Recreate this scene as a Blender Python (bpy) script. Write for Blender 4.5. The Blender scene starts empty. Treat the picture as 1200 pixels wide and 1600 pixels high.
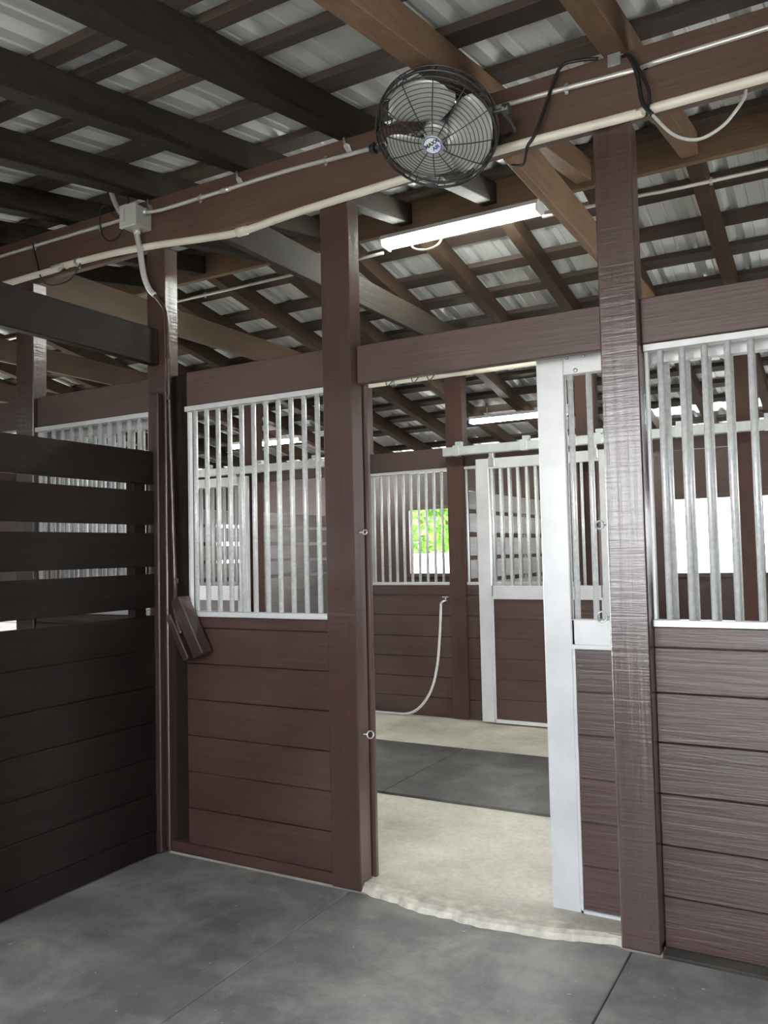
import bpy, bmesh, math, random
from mathutils import Vector, Matrix, Quaternion
random.seed(7)
S = bpy.context.scene
COL = S.collection
PI = math.pi
ORD = ['first', 'second', 'third', 'fourth', 'fifth', 'sixth', 'seventh', 'eighth', 'ninth', 'tenth', 'eleventh',
       'twelfth', 'thirteenth', 'fourteenth', 'fifteenth', 'sixteenth', 'seventeenth', 'eighteenth']

# ------------------------------------------------------------------ materials
def new_mat(name):
    m = bpy.data.materials.new(name); m.use_nodes = True
    nt = m.node_tree; b = nt.nodes['Principled BSDF']
    return m, nt, b

def N(nt, kind, **kw):
    n = nt.nodes.new(kind)
    for k, v in kw.items():
        if k in n.inputs: n.inputs[k].default_value = v
        else: setattr(n, k, v)
    return n

def coords(nt, scale, rnd=True):
    tc = N(nt, 'ShaderNodeTexCoord')
    src = tc.outputs['Object']
    if rnd:
        oi = N(nt, 'ShaderNodeObjectInfo')
        mul = N(nt, 'ShaderNodeVectorMath', operation='SCALE'); mul.inputs[0].default_value = (17, 23, 31)
        nt.links.new(oi.outputs['Random'], mul.inputs['Scale'])
        ad = N(nt, 'ShaderNodeVectorMath', operation='ADD')
        nt.links.new(src, ad.inputs[0]); nt.links.new(mul.outputs[0], ad.inputs[1]); src = ad.outputs[0]
    mp = N(nt, 'ShaderNodeMapping'); mp.inputs['Scale'].default_value = scale
    nt.links.new(src, mp.inputs['Vector'])
    return mp.outputs[0], src

def ramp(nt, src, stops):
    r = N(nt, 'ShaderNodeValToRGB')
    e = r.color_ramp.elements
    while len(e) < len(stops): e.new(0.5)
    for i, (p, c) in enumerate(stops):
        e[i].position = p; e[i].color = (*c, 1) if len(c) == 3 else c
    nt.links.new(src, r.inputs[0])
    return r.outputs[0]

def mat_wood(name, c0, c1, axis='x', rough=0.4, bump=0.25, saw=0.0, wear=None, spec=0.5, rv=(-0.1, 0.14), coat=0.0):
    m, nt, b = new_mat(name)
    sc = {'x': (1.2, 26, 26), 'y': (26, 1.2, 26), 'z': (26, 26, 1.2)}[axis]
    v, raw = coords(nt, sc)
    n1 = N(nt, 'ShaderNodeTexNoise', Scale=1.6, Detail=7.0, Roughness=0.65, Distortion=0.6); nt.links.new(v, n1.inputs['Vector'])
    n2 = N(nt, 'ShaderNodeTexNoise', Scale=2.2, Detail=4.0); nt.links.new(raw, n2.inputs['Vector'])
    mixf = N(nt, 'ShaderNodeMath', operation='MULTIPLY_ADD'); mixf.inputs[1].default_value = 0.5
    nt.links.new(n1.outputs[0], mixf.inputs[0])
    h = N(nt, 'ShaderNodeMath', operation='MULTIPLY'); h.inputs[1].default_value = 0.5
    nt.links.new(n2.outputs[0], h.inputs[0]); nt.links.new(h.outputs[0], mixf.inputs[2])
    col = ramp(nt, mixf.outputs[0], [(0.36, c0), (0.64, c1)])
    if wear:
        n4 = N(nt, 'ShaderNodeTexNoise', Scale=38.0, Detail=6.0, Roughness=0.65); nt.links.new(raw, n4.inputs['Vector'])
        f = ramp(nt, n4.outputs[0], [(0.69, (0, 0, 0)), (0.74, (0.8, 0.8, 0.8))])
        mx = N(nt, 'ShaderNodeMix', data_type='RGBA'); nt.links.new(f, mx.inputs[0]); nt.links.new(col, mx.inputs[6])
        mx.inputs[7].default_value = (*wear, 1); col = mx.outputs[2]
    nt.links.new(col, b.inputs['Base Color'])
    rr = N(nt, 'ShaderNodeMapRange'); rr.inputs['To Min'].default_value = rough + rv[0]; rr.inputs['To Max'].default_value = rough + rv[1]
    nt.links.new(n2.outputs[0], rr.inputs[0]); nt.links.new(rr.outputs[0], b.inputs['Roughness'])
    b.inputs['Specular IOR Level'].default_value = spec
    b.inputs['Coat Weight'].default_value = coat; b.inputs['Coat Roughness'].default_value = 0.16
    bp = N(nt, 'ShaderNodeBump', Strength=bump, Distance=0.006); nt.links.new(n1.outputs[0], bp.inputs['Height'])
    last = bp
    if saw:
        s2 = {'x': (60, 3, 3), 'y': (3, 60, 3), 'z': (3, 3, 60)}[axis]
        mp = N(nt, 'ShaderNodeMapping'); mp.inputs['Scale'].default_value = s2; nt.links.new(raw, mp.inputs['Vector'])
        n3 = N(nt, 'ShaderNodeTexNoise', Scale=1.0, Detail=5.0, Roughness=0.6, Distortion=0.4); nt.links.new(mp.outputs[0], n3.inputs['Vector'])
        b2 = N(nt, 'ShaderNodeBump', Strength=saw, Distance=0.005); nt.links.new(n3.outputs[0], b2.inputs['Height'])
        nt.links.new(bp.outputs[0], b2.inputs['Normal']); last = b2
    nt.links.new(last.outputs[0], b.inputs['Normal'])
    if coat: nt.links.new(last.outputs[0], b.inputs['Coat Normal'])
    return m

def mat_plain(name, col, rough=0.5, metal=0.0, var=0.08, nscale=12.0, bump=0.0, spec=0.5):
    m, nt, b = new_mat(name)
    v, raw = coords(nt, (1, 1, 1))
    n = N(nt, 'ShaderNodeTexNoise', Scale=nscale, Detail=5.0); nt.links.new(raw, n.inputs['Vector'])
    lo = tuple(max(0, c * (1 - var)) for c in col); hi = tuple(min(1, c * (1 + var)) for c in col)
    nt.links.new(ramp(nt, n.outputs[0], [(0.35, lo), (0.65, hi)]), b.inputs['Base Color'])
    b.inputs['Roughness'].default_value = rough; b.inputs['Metallic'].default_value = metal
    b.inputs['Specular IOR Level'].default_value = spec
    if bump:
        bp = N(nt, 'ShaderNodeBump', Strength=bump, Distance=0.003); nt.links.new(n.outputs[0], bp.inputs['Height'])
        nt.links.new(bp.outputs[0], b.inputs['Normal'])
    return m

def mat_emit(name, col, s):
    m, nt, b = new_mat(name)
    b.inputs['Base Color'].default_value = (0.9, 0.9, 0.9, 1)
    b.inputs['Emission Color'].default_value = (*col, 1); b.inputs['Emission Strength'].default_value = s
    return m

def mat_mat(name, k=1.0, dust=0.55):
    # black rubber stall mat with a woven diamond tread, dusty scuffs
    m, nt, b = new_mat(name)
    v, raw = coords(nt, (1, 1, 1), rnd=True)
    big = N(nt, 'ShaderNodeTexNoise', Scale=1.7, Detail=8.0, Roughness=0.62, Distortion=0.5); nt.links.new(raw, big.inputs['Vector'])
    mp = N(nt, 'ShaderNodeMapping'); mp.inputs['Scale'].default_value = (9, 2.2, 1); mp.inputs['Rotation'].default_value = (0, 0, 0.6)
    nt.links.new(raw, mp.inputs['Vector'])
    scf = N(nt, 'ShaderNodeTexNoise', Scale=1.0, Detail=8.0, Roughness=0.7); nt.links.new(mp.outputs[0], scf.inputs['Vector'])
    col = ramp(nt, big.outputs[0], [(0.3, (0.078 * k, 0.076 * k, 0.074 * k)), (0.52, (0.14 * k, 0.135 * k, 0.13 * k)), (0.72, (0.22 * k, 0.212 * k, 0.198 * k))])
    pat = N(nt, 'ShaderNodeTexNoise', Scale=3.1, Detail=12.0, Roughness=0.68, Distortion=0.3); nt.links.new(raw, pat.inputs['Vector'])
    f0 = ramp(nt, pat.outputs[0], [(0.44, (0, 0, 0)), (0.66, (dust, dust, dust))])
    m0 = N(nt, 'ShaderNodeMix', data_type='RGBA'); nt.links.new(f0, m0.inputs[0]); nt.links.new(col, m0.inputs[6]); m0.inputs[7].default_value = (0.46, 0.43, 0.37, 1)
    f = ramp(nt, scf.outputs[0], [(0.58, (0, 0, 0)), (0.76, (dust * 0.6, dust * 0.6, dust * 0.6))])
    mx0 = N(nt, 'ShaderNodeMix', data_type='RGBA'); nt.links.new(f, mx0.inputs[0]); nt.links.new(m0.outputs[2], mx0.inputs[6])
    mx0.inputs[7].default_value = (0.42, 0.40, 0.36, 1)
    spk = N(nt, 'ShaderNodeTexNoise', Scale=46.0, Detail=3.0, Roughness=0.5); nt.links.new(raw, spk.inputs['Vector'])
    f2 = ramp(nt, spk.outputs[0], [(0.71, (0, 0, 0)), (0.75, (dust * 1.5, dust * 1.5, dust * 1.5))])
    mx = N(nt, 'ShaderNodeMix', data_type='RGBA'); nt.links.new(f2, mx.inputs[0]); nt.links.new(mx0.outputs[2], mx.inputs[6])
    mx.inputs[7].default_value = (0.6, 0.58, 0.54, 1)
    nt.links.new(mx.outputs[2], b.inputs['Base Color'])
    b.inputs['Roughness'].default_value = 0.47
    mp2 = N(nt, 'ShaderNodeMapping'); mp2.inputs['Scale'].default_value = (1, 1, 1); mp2.inputs['Rotation'].default_value = (0, 0, PI / 4)
    nt.links.new(raw, mp2.inputs['Vector'])
    w = N(nt, 'ShaderNodeTexChecker', Scale=80.0); nt.links.new(mp2.outputs[0], w.inputs['Vector'])
    bp = N(nt, 'ShaderNodeBump', Strength=1.0, Distance=0.006); nt.links.new(w.outputs['Fac'], bp.inputs['Height'])
    b2 = N(nt, 'ShaderNodeBump', Strength=0.3, Distance=0.01); nt.links.new(scf.outputs[0], b2.inputs['Height'])
    nt.links.new(bp.outputs[0], b2.inputs['Normal']); nt.links.new(b2.outputs[0], b.inputs['Normal'])
    return m

def mat_concrete(name):
    m, nt, b = new_mat(name)
    v, raw = coords(nt, (1, 1, 1), rnd=False)
    a = N(nt, 'ShaderNodeTexNoise', Scale=1.8, Detail=9.0, Roughness=0.62); nt.links.new(raw, a.inputs['Vector'])
    c = N(nt, 'ShaderNodeTexNoise', Scale=34.0, Detail=6.0, Roughness=0.7); nt.links.new(raw, c.inputs['Vector'])
    col = ramp(nt, a.outputs[0], [(0.32, (0.38, 0.34, 0.26)), (0.5, (0.58, 0.53, 0.43)), (0.7, (0.74, 0.69, 0.59))])
    sp = ramp(nt, c.outputs[0], [(0.3, (0.72, 0.72, 0.72)), (0.6, (1, 1, 1))])
    mx = N(nt, 'ShaderNodeMix', data_type='RGBA', blend_type='MULTIPLY'); mx.inputs[0].default_value = 0.7
    nt.links.new(col, mx.inputs[6]); nt.links.new(sp, mx.inputs[7]); nt.links.new(mx.outputs[2], b.inputs['Base Color'])
    b.inputs['Roughness'].default_value = 0.62
    bp = N(nt, 'ShaderNodeBump', Strength=0.4, Distance=0.006); nt.links.new(c.outputs[0], bp.inputs['Height'])
    nt.links.new(bp.outputs[0], b.inputs['Normal'])
    return m

def mat_sheet(name):
    m, nt, b = new_mat(name)
    v, raw = coords(nt, (3, 0.8, 1), rnd=False)
    n = N(nt, 'ShaderNodeTexNoise', Scale=1.4, Detail=6.0, Roughness=0.6); nt.links.new(v, n.inputs['Vector'])
    nt.links.new(ramp(nt, n.outputs[0], [(0.3, (0.62, 0.65, 0.63)), (0.7, (0.76, 0.78, 0.76))]), b.inputs['Base Color'])
    b.inputs['Metallic'].default_value = 0.3
    b.inputs['Roughness'].default_value = 0.42
    return m

BR0, BR1 = (0.050, 0.0245, 0.0185), (0.080, 0.041, 0.032)
M = dict(
    px=mat_wood('brown_paint_planks', BR0, BR1, 'x', 0.34, 0.55, rv=(-0.05, 0.2), coat=0.3, wear=(0.20, 0.15, 0.13)),
    py=mat_wood('shaded_brown_paint_partition', (0.012, 0.008, 0.0065), (0.022, 0.0145, 0.012), 'y', 0.55, 0.4, spec=0.15),  # same brown paint; the partition's shade is put into the dark colour
    pz=mat_wood('brown_paint_posts', BR0, BR1, 'z', 0.28, 0.25, saw=0.3, wear=(0.16, 0.12, 0.11), spec=0.6, rv=(0, 0.04), coat=0.9),
    pzf=mat_wood('dull_brown_paint_posts', BR0, BR1, 'z', 0.62, 0.3, saw=0.3, spec=0.25),
    pb=mat_wood('brown_paint_beams', (0.070, 0.042, 0.034), (0.102, 0.063, 0.052), 'x', 0.40, 0.3, wear=(0.17, 0.12, 0.10)),
    ov=mat_wood('weathered_brown_stain', (0.075, 0.04, 0.028), (0.125, 0.072, 0.052), 'x', 0.55, 0.4, wear=(0.22, 0.17, 0.13)),
    raf=mat_wood('rough_shaded_rafter_wood', (0.014, 0.0105, 0.008), (0.032, 0.024, 0.018), 'y', 0.75, 0.5, wear=(0.07, 0.055, 0.04), spec=0.15),  # same rafter wood, with the shade of the left bays in its colour
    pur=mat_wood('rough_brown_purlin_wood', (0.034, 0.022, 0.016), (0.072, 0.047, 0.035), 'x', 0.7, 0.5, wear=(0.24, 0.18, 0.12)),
    raf_lit=mat_wood('rough_lit_rafter_wood', (0.11, 0.062, 0.033), (0.20, 0.115, 0.065), 'y', 0.7, 0.5, wear=(0.26, 0.19, 0.12)),  # same rafter wood, lightened: light on the right-hand timbers put into colour
    rid=mat_wood('tan_ridge_wood', (0.13, 0.078, 0.045), (0.21, 0.13, 0.078), 'x', 0.7, 0.5),
    rafm=mat_wood('rough_brown_rafter_wood', (0.036, 0.022, 0.014), (0.072, 0.045, 0.029), 'y', 0.7, 0.5, spec=0.2),
    far=mat_wood('window_sheen_partition_paint', (0.18, 0.15, 0.135), (0.30, 0.26, 0.24), 'y', 0.4, 0.3),  # same brown partition paint; window reflection put into the pale colour
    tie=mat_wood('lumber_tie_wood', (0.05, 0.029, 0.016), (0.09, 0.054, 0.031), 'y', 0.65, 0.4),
    alu=mat_plain('aluminium_frame', (0.62, 0.62, 0.615), 0.34, 0.15, 0.06, 6, 0.05),
    bar=mat_plain('galvanised_bar', (0.66, 0.67, 0.66), 0.34, 0.2, 0.10, 60, 0.12),
    galv=mat_plain('galvanised_hardware', (0.50, 0.51, 0.51), 0.4, 0.7, 0.15, 40, 0.1),
    track=mat_plain('grey_track', (0.55, 0.57, 0.56), 0.42, 0.3, 0.08, 10),
    pvc=mat_plain('cream_pvc', (0.74, 0.68, 0.58), 0.38, 0.0, 0.06, 5),
    cond=mat_plain('grey_conduit', (0.62, 0.60, 0.56), 0.33, 0.4, 0.06, 8),
    box=mat_plain('grey_plastic_box', (0.48, 0.48, 0.44), 0.45, 0.0, 0.05, 8),
    blk=mat_plain('black_wire', (0.02, 0.02, 0.021), 0.45, 0.2, 0.2, 20),
    wire=mat_plain('fan_guard_wire', (0.06, 0.06, 0.062), 0.35, 0.6, 0.2, 20),
    blade=mat_plain('fan_blade_grey', (0.52, 0.53, 0.51), 0.38, 0.35, 0.06, 8),
    white=mat_plain('white_enamel', (0.82, 0.83, 0.82), 0.35, 0.0, 0.03, 8),
    cream=mat_plain('cream_cord', (0.72, 0.68, 0.6), 0.5, 0.0, 0.05, 20),
    hose=mat_plain('grey_hose', (0.55, 0.54, 0.52), 0.45, 0.0, 0.06, 20),
    ink=mat_plain('black_ink', (0.015, 0.015, 0.02), 0.5, 0.0, 0.0, 5),
    blue=mat_plain('blue_ink', (0.03, 0.10, 0.42), 0.5, 0.0, 0.0, 5),
    mat=mat_mat('dusty_black_rubber', 1.5, 0.65), amat=mat_mat('black_aisle_rubber', 0.5, 0.2), conc=mat_concrete('worn_concrete'), sheet=mat_sheet('galvanised_roof_sheet'),
    chip=mat_plain('chipped_pale_concrete', (0.60, 0.55, 0.45), 0.75, 0, 0.22, 16, 0.35),
    dirt=mat_plain('stall_dirt', (0.10, 0.085, 0.07), 0.85, 0, 0.3, 5, 0.4),
    ground=mat_plain('pale_gravel', (0.62, 0.58, 0.5), 0.9, 0, 0.12, 3, 0.3),
    leaf=mat_plain('green_leaf', (0.16, 0.36, 0.035), 0.55, 0, 0.5, 1.5),
    bark=mat_plain('brown_bark', (0.12, 0.08, 0.05), 0.85, 0, 0.3, 8, 0.5),
    tube=mat_emit('fluorescent_glow', (0.95, 1.0, 0.93), 85.0),
)
mt, nt, b = new_mat('white_fibreglass')
for n in list(nt.nodes):
    if n.type == 'BSDF_PRINCIPLED': nt.nodes.remove(n)
tr = N(nt, 'ShaderNodeBsdfTranslucent'); tr.inputs[0].default_value = (0.85, 0.87, 0.84, 1)
nt.links.new(tr.outputs[0], [n for n in nt.nodes if n.type == 'OUTPUT_MATERIAL'][0].inputs[0])
M['fibre'] = mt

# ------------------------------------------------------------------ builders
class MB:
    def __init__(self): self.bm = bmesh.new()
    def box(self, x0, x1, y0, y1, z0, z1, c=0.0, shear=None):
        vs = [self.bm.verts.new((x, y, z + (shear(y) if shear else 0))) for x in (x0, x1) for y in (y0, y1) for z in (z0, z1)]
        f = [(0, 1, 3, 2), (4, 6, 7, 5), (0, 4, 5, 1), (2, 3, 7, 6), (0, 2, 6, 4), (1, 5, 7, 3)]
        fs = [self.bm.faces.new([vs[i] for i in q]) for q in f]
        if c > 0:
            es = {e for F in fs for e in F.edges}
            bmesh.ops.bevel(self.bm, geom=list(es), offset=c, segments=1, affect='EDGES', profile=0.5)
        return self
    def prism(self, pts, fn):
        # pts: closed outline in 2D, fn(u, v, end) -> xyz
        a = [self.bm.verts.new(fn(u, v, 0)) for u, v in pts]; b_ = [self.bm.verts.new(fn(u, v, 1)) for u, v in pts]
        n = len(pts)
        self.bm.faces.new(a); self.bm.faces.new(b_[::-1])
        for i in range(n): self.bm.faces.new([a[i], b_[i], b_[(i + 1) % n], a[(i + 1) % n]])
        return self
    def tube(self, pts, r, seg=10, closed=False, cap=True):
        pts = [Vector(p) for p in pts]; n = len(pts)
        rad = r if isinstance(r, (list, tuple)) else [r] * n
        rings = []; up = None
        for i, p in enumerate(pts):
            if closed: d = pts[(i + 1) % n] - pts[i - 1]
            else: d = pts[min(i + 1, n - 1)] - pts[max(i - 1, 0)]
            d.normalize()
            if up is None:
                up = Vector((0, 0, 1)) if abs(d.z) < 0.9 else Vector((1, 0, 0))
            s = d.cross(up).normalized(); up = s.cross(d).normalized()
            rings.append([self.bm.verts.new(p + (s * math.cos(t) + up * math.sin(t)) * rad[i]) for t in [2 * PI * k / seg for k in range(seg)]])
        for i in range(n if closed else n - 1):
            A, B = rings[i], rings[(i + 1) % n]
            for k in range(seg):
                self.bm.faces.new([A[k], A[(k + 1) % seg], B[(k + 1) % seg], B[k]])
        if not closed and cap:
            self.bm.faces.new(rings[0][::-1]); self.bm.faces.new(rings[-1])
        return self
    def build(self, name, mat, parent=None, loc=None, smooth=False, local=False):
        bmesh.ops.recalc_face_normals(self.bm, faces=self.bm.faces)
        me = bpy.data.meshes.new(name)
        base = Vector((0, 0, 0))
        if not local:
            if parent is not None:
                base = Vector(WORLD[parent.name])
            elif loc is not None: base = Vector(loc)
            else:
                co = [v.co for v in self.bm.verts]
                base = Vector(((min(c.x for c in co) + max(c.x for c in co)) / 2, (min(c.y for c in co) + max(c.y for c in co)) / 2, min(c.z for c in co)))
            for v in self.bm.verts: v.co -= base
        self.bm.to_mesh(me); self.bm.free()
        me.materials.append(mat)
        if smooth:
            for p in me.polygons: p.use_smooth = True
        o = bpy.data.objects.new(name, me); COL.objects.link(o)
        if parent is not None: o.parent = parent; WORLD[o.name] = tuple(base)
        elif not local: o.location = base; WORLD[o.name] = tuple(base)
        else: WORLD[o.name] = (0, 0, 0)
        return o

WORLD = {}
def tag(o, label, cat, group=None):
    o['label'] = label; o['category'] = cat; o['kind'] = 'thing'
    if group: o['group'] = group
    return o
def thing(name, label, cat, loc, group=None):
    o = bpy.data.objects.new(name, None); COL.objects.link(o); o.location = loc; o.empty_display_size = 0.1
    WORLD[o.name] = tuple(loc)
    return tag(o, label, cat, group)
def struct(o): o['kind'] = 'structure'; return o
def smooth_path(pts, k=6):
    P = [Vector(p) for p in pts]; P = [2 * P[0] - P[1]] + P + [2 * P[-1] - P[-2]]
    out = []
    for i in range(1, len(P) - 2):
        for j in range(k):
            t = j / k
            out.append(0.5 * ((2 * P[i]) + (P[i + 1] - P[i - 1]) * t + (2 * P[i - 1] - 5 * P[i] + 4 * P[i + 1] - P[i + 2]) * t * t + (3 * P[i] - P[i - 1] - 3 * P[i + 1] + P[i + 2]) * t ** 3))
    out.append(P[-2]); return out

# ------------------------------------------------------------------ dimensions
XL = -1.03            # stall partition face
PER = 3.55            # stall width
YB = -3.6             # stall outer wall
YF = 3.5              # far stall fronts
YO = 7.2              # far outer wall
XA, XZ = -8.4, 6.4    # barn ends
SL = 0.183; RY = 1.8
def zp(y): return 3.56 + SL * y if y < RY else 3.56 + SL * RY - SL * (y - RY)   # purlin underside
FARP = -0.93          # far partition

# ------------------------------------------------------------------ setting
fl = MB()
fl.box(XA, 1.44, 0.03, 3.66, -0.12, 0.03); fl.box(1.44, XZ, 0.13, 3.66, -0.12, 0.03)
struct(fl.build('floor', M['conc']))
# ragged concrete lip at the doorway
lip = MB()
xs = [0.15 + i * (1.145 / 60) for i in range(61)]
def lipy(x):
    t = (x - 0.15) / 1.145
    return 0.015 - 0.095 * math.sin(PI * min(1, t * 1.02)) ** 0.8 + 0.005 * math.sin(x * 23) + 0.003 * math.sin(x * 71 + 1) + random.uniform(-0.003, 0.003)
A = []
for x in xs:
    y = lipy(x)
    A.append([lip.bm.verts.new(p) for p in ((x, 0.05, 0.031), (x, y + 0.035, 0.0315), (x, y + 0.012, 0.022 + random.uniform(-0.002, 0.001)), (x, y, 0.001), (x, 0.05, -0.02))])
for i in range(60):
    for k in range(4): lip.bm.faces.new([A[i][k], A[i + 1][k], A[i + 1][k + 1], A[i][k + 1]])
struct(lip.build('floor_edge', M['chip']))
st = MB(); st.box(XA, XZ, YB, 0.03, -0.14, -0.02); st.box(1.44, XZ, 0.03, 0.13, -0.14, -0.006); st.box(XA, XZ, 3.66, YO, -0.12, 0.02)
struct(st.build('floor_stalls', M['dirt']))
g = MB(); g.box(-60, 60, -50, 70, -0.5, -0.16)
struct(g.build('ground', M['ground']))

def sheet(name, y0, y1, mat, xa=None, xb=None):
    mb = MB(); prof = []
    x = XA - 0.3
    k0 = 0.285 - 0.305 * 40
    pts = []
    while k0 < XZ + 0.3:
        if k0 > XA - 0.3:
            pts += [(k0 - 0.042, 0), (k0 - 0.014, 0.034), (k0 + 0.014, 0.034), (k0 + 0.042, 0), (k0 + 0.085, 0), (k0 + 0.091, 0.006), (k0 + 0.103, 0.006), (k0 + 0.109, 0), (k0 + 0.19, 0), (k0 + 0.196, 0.006), (k0 + 0.208, 0.006), (k0 + 0.214, 0)]
        k0 += 0.305
    pts = [p for p in pts if (xa is None or p[0] > xa) and (xb is None or p[0] < xb)]
    ra = [mb.bm.verts.new((x, y0, zp(y0) + 0.040 + h)) for x, h in pts]; rb = [mb.bm.verts.new((x, y1, zp(y1) + 0.040 + h)) for x, h in pts]
    rc = [mb.bm.verts.new((x, y0, zp(y0) + 0.042 + h)) for x, h in pts]; rd = [mb.bm.verts.new((x, y1, zp(y1) + 0.042 + h)) for x, h in pts]
    for i in range(len(pts) - 1):
        mb.bm.faces.new([ra[i], ra[i + 1], rb[i + 1], rb[i]]); mb.bm.faces.new([rc[i], rd[i], rd[i + 1], rc[i + 1]])
    return struct(mb.build(name, mat))
sheet('ceiling_near', YB - 0.35, RY, M['sheet'])
sheet('ceiling_far', RY, 6.52, M['sheet'])
sheet('ceiling_far_skylight', 6.50, 6.76, M['fibre'], 0.1)
sheet('ceiling_far_edge', 6.76, YO + 0.35, M['sheet'], 0.1)
sheet('ceiling_far_eave', 6.50, YO + 0.35, M['sheet'], None, 0.12)

def wall_with_holes(name, y0, y1, xs, zs, holes, mat):
    mb = MB()
    xc = sorted({*xs, *[h[0] for h in holes], *[h[1] for h in holes]}); zc = sorted({*zs, *[h[2] for h in holes], *[h[3] for h in holes]})
    for i in range(len(xc) - 1):
        for j in range(len(zc) - 1):
            cx, cz = (xc[i] + xc[i + 1]) / 2, (zc[j] + zc[j + 1]) / 2
            if any(h[0] < cx < h[1] and h[2] < cz < h[3] for h in holes): continue
            mb.box(xc[i], xc[i + 1], y0, y1, zc[j], zc[j + 1])
    bmesh.ops.remove_doubles(mb.bm, verts=mb.bm.verts, dist=1e-5)
    return struct(mb.build(name, mat))
FW = [(0.23, 0.97, 1.18, 2.06), (1.22, 1.96, 1.18, 2.06), (-3.33, -2.58, 1.2, 2.09), (-6.88, -6.13, 1.2, 2.09), (3.78, 4.52, 1.18, 2.06)]
wall_with_holes('wall_far', YO, YO + 0.05, (XA, XZ), (-0.1, 2.84), FW, M['px'])
NW = [(-0.02, 1.08, 1.15, 2.68), (1.3, 2.42, 0.02, 2.35), (-3.35, -2.6, 1.15, 2.1), (-6.9, -6.15, 1.15, 2.1), (3.75, 4.5, 1.15, 2.1)]  # doorway behind the camera is added and window enlarged, unseen, for daylight fill
wall_with_holes('wall_near', YB - 0.05, YB, (XA, XZ), (-0.1, 2.78), NW, M['px'])
def frame_window(i, h, y):
    x0, x1, z0, z1 = h; mb = MB()
    mb.box(x0 - 0.05, x0, y - 0.03, y + 0.08, z0 - 0.05, z1 + 0.05, 0.003); mb.box(x1, x1 + 0.05, y - 0.03, y + 0.08, z0 - 0.05, z1 + 0.05, 0.003)
    mb.box(x0, x1, y - 0.03, y + 0.08, z1, z1 + 0.05, 0.003); mb.box(x0, x1, y - 0.04, y + 0.09, z0 - 0.05, z0, 0.003)
    struct(mb.build('window_%d' % i, M['pb']))
i = 1
for h in FW: frame_window(i, h, YO); i += 1
for h in NW: frame_window(i, h, YB - 0.05); i += 1  # the added doorway opening is framed here as well
for nm, x0 in (('wall_left', XA - 0.05), ('wall_right', XZ)):
    mb = MB()
    for ya, yb in ((YB, 0.05), (3.55, YO)):
        mb.prism([(ya, -0.1), (yb, -0.1), (yb, zp(yb) - 0.02), (ya, zp(ya) - 0.02)], lambda u, v, e: (x0 + 0.05 * e, u, v))
    if nm == 'wall_left':
        mb.prism([(0.05, 2.9), (3.55, 2.9), (3.55, zp(3.55) - 0.02), (RY, zp(RY) - 0.02), (0.05, zp(0.05) - 0.02)], lambda u, v, e: (x0 + 0.05 * e, u, v))
    else:  # right aisle end left open, an added unseen opening for more daylight
        mb.prism([(0.05, 2.9), (3.55, 2.9), (3.55, zp(3.55) - 0.02), (RY, zp(RY) - 0.02), (0.05, zp(0.05) - 0.02)], lambda u, v, e: (x0 + 0.05 * e, u, v))
    struct(mb.build(nm, M['px']))

# ------------------------------------------------------------------ roof timbers
def rafter_name(x): return round((1.44 - x) / 0.617)
def near_label(k):
    if k == 0: return 'lit tan roof rafter landing on the front beam above the right door post'
    if k == 1: return 'lit tan roof rafter passing just behind the wall fan'
    if k < 0: return '%s stall-side roof rafter to the right of the right door post' % ORD[-k - 1]
    return 'shaded dark stall-side roof rafter, %s to the left of the wall fan' % ORD[k - 2]
def far_label(k):
    if k == 0: return 'brown far-slope rafter meeting the ridge beyond the right door post'
    if k < 0: return '%s far-slope rafter to the right of the right door post' % ORD[-k - 1]
    return 'brown far-slope rafter across the aisle, %s to the left of the right door post' % ORD[k - 1]
for k in range(-3, 14):
    xr = 1.44 - 0.617 * k
    mb = MB(); y0, y1 = YB - 0.3, RY - 0.025
    mb.box(xr - 0.095, xr, y0, y1, 3.42, 3.558, 0.004, shear=lambda y: SL * y)
    tag(mb.build('rafter', M['raf_lit' if k < 2 else 'raf'], loc=(xr - 0.05, y0, zp(y0) - 0.14)), near_label(k), 'rafter', 'rafters of the stall-side roof slope')
    mb = MB(); y0, y1 = RY + 0.025, YO + 0.3
    mb.box(xr - 0.085, xr + 0.005, y0, y1, 3.42 + 2 * SL * RY, 3.558 + 2 * SL * RY, 0.004, shear=lambda y: -SL * y)
    tag(mb.build('rafter', M['rafm'], loc=(xr - 0.05, y1, zp(y1) - 0.14)), far_label(k), 'rafter', 'rafters of the far roof slope')
NP = [(1.58, 1.72), (1.1, 1.24), (0.62, 0.76), (0.14, 0.29), (-0.345, -0.195), (-0.75, -0.675), (-1.035, -0.95), (-1.225, -1.14), (-1.80, -1.70), (-2.3, -2.2), (-2.8, -2.7), (-3.3, -3.2), (-3.8, -3.7)]
for j, (a, b_) in enumerate(NP):
    mb = MB(); mb.box(XA - 0.2, XZ + 0.2, a, b_, 3.559, 3.597, 0.003, shear=lambda y: SL * y)
    tag(mb.build('roof_purlin', M['pur']), 'long brown stall-side purlin under the roof sheets, %s down from the ridge' % ORD[j], 'purlin', 'purlins of the stall-side roof slope')
FP = [(1.86, 2.0), (2.28, 2.41), (2.74, 2.87), (3.15, 3.28), (3.6, 3.73), (4.04, 4.17), (4.48, 4.61), (4.92, 5.05), (5.36, 5.49), (5.8, 5.93), (6.24, 6.37), (6.9, 7.03), (7.35, 7.48)]
for j, (a, b_) in enumerate(FP):
    mb = MB(); mb.box(XA - 0.2, XZ + 0.2, a, b_, 3.559 + 2 * SL * RY, 3.597 + 2 * SL * RY, 0.003, shear=lambda y: -SL * y)
    tag(mb.build('roof_purlin', M['pur']), 'long brown purlin of the far roof slope, %s down from the ridge' % ORD[j], 'purlin', 'purlins of the far roof slope')
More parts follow.
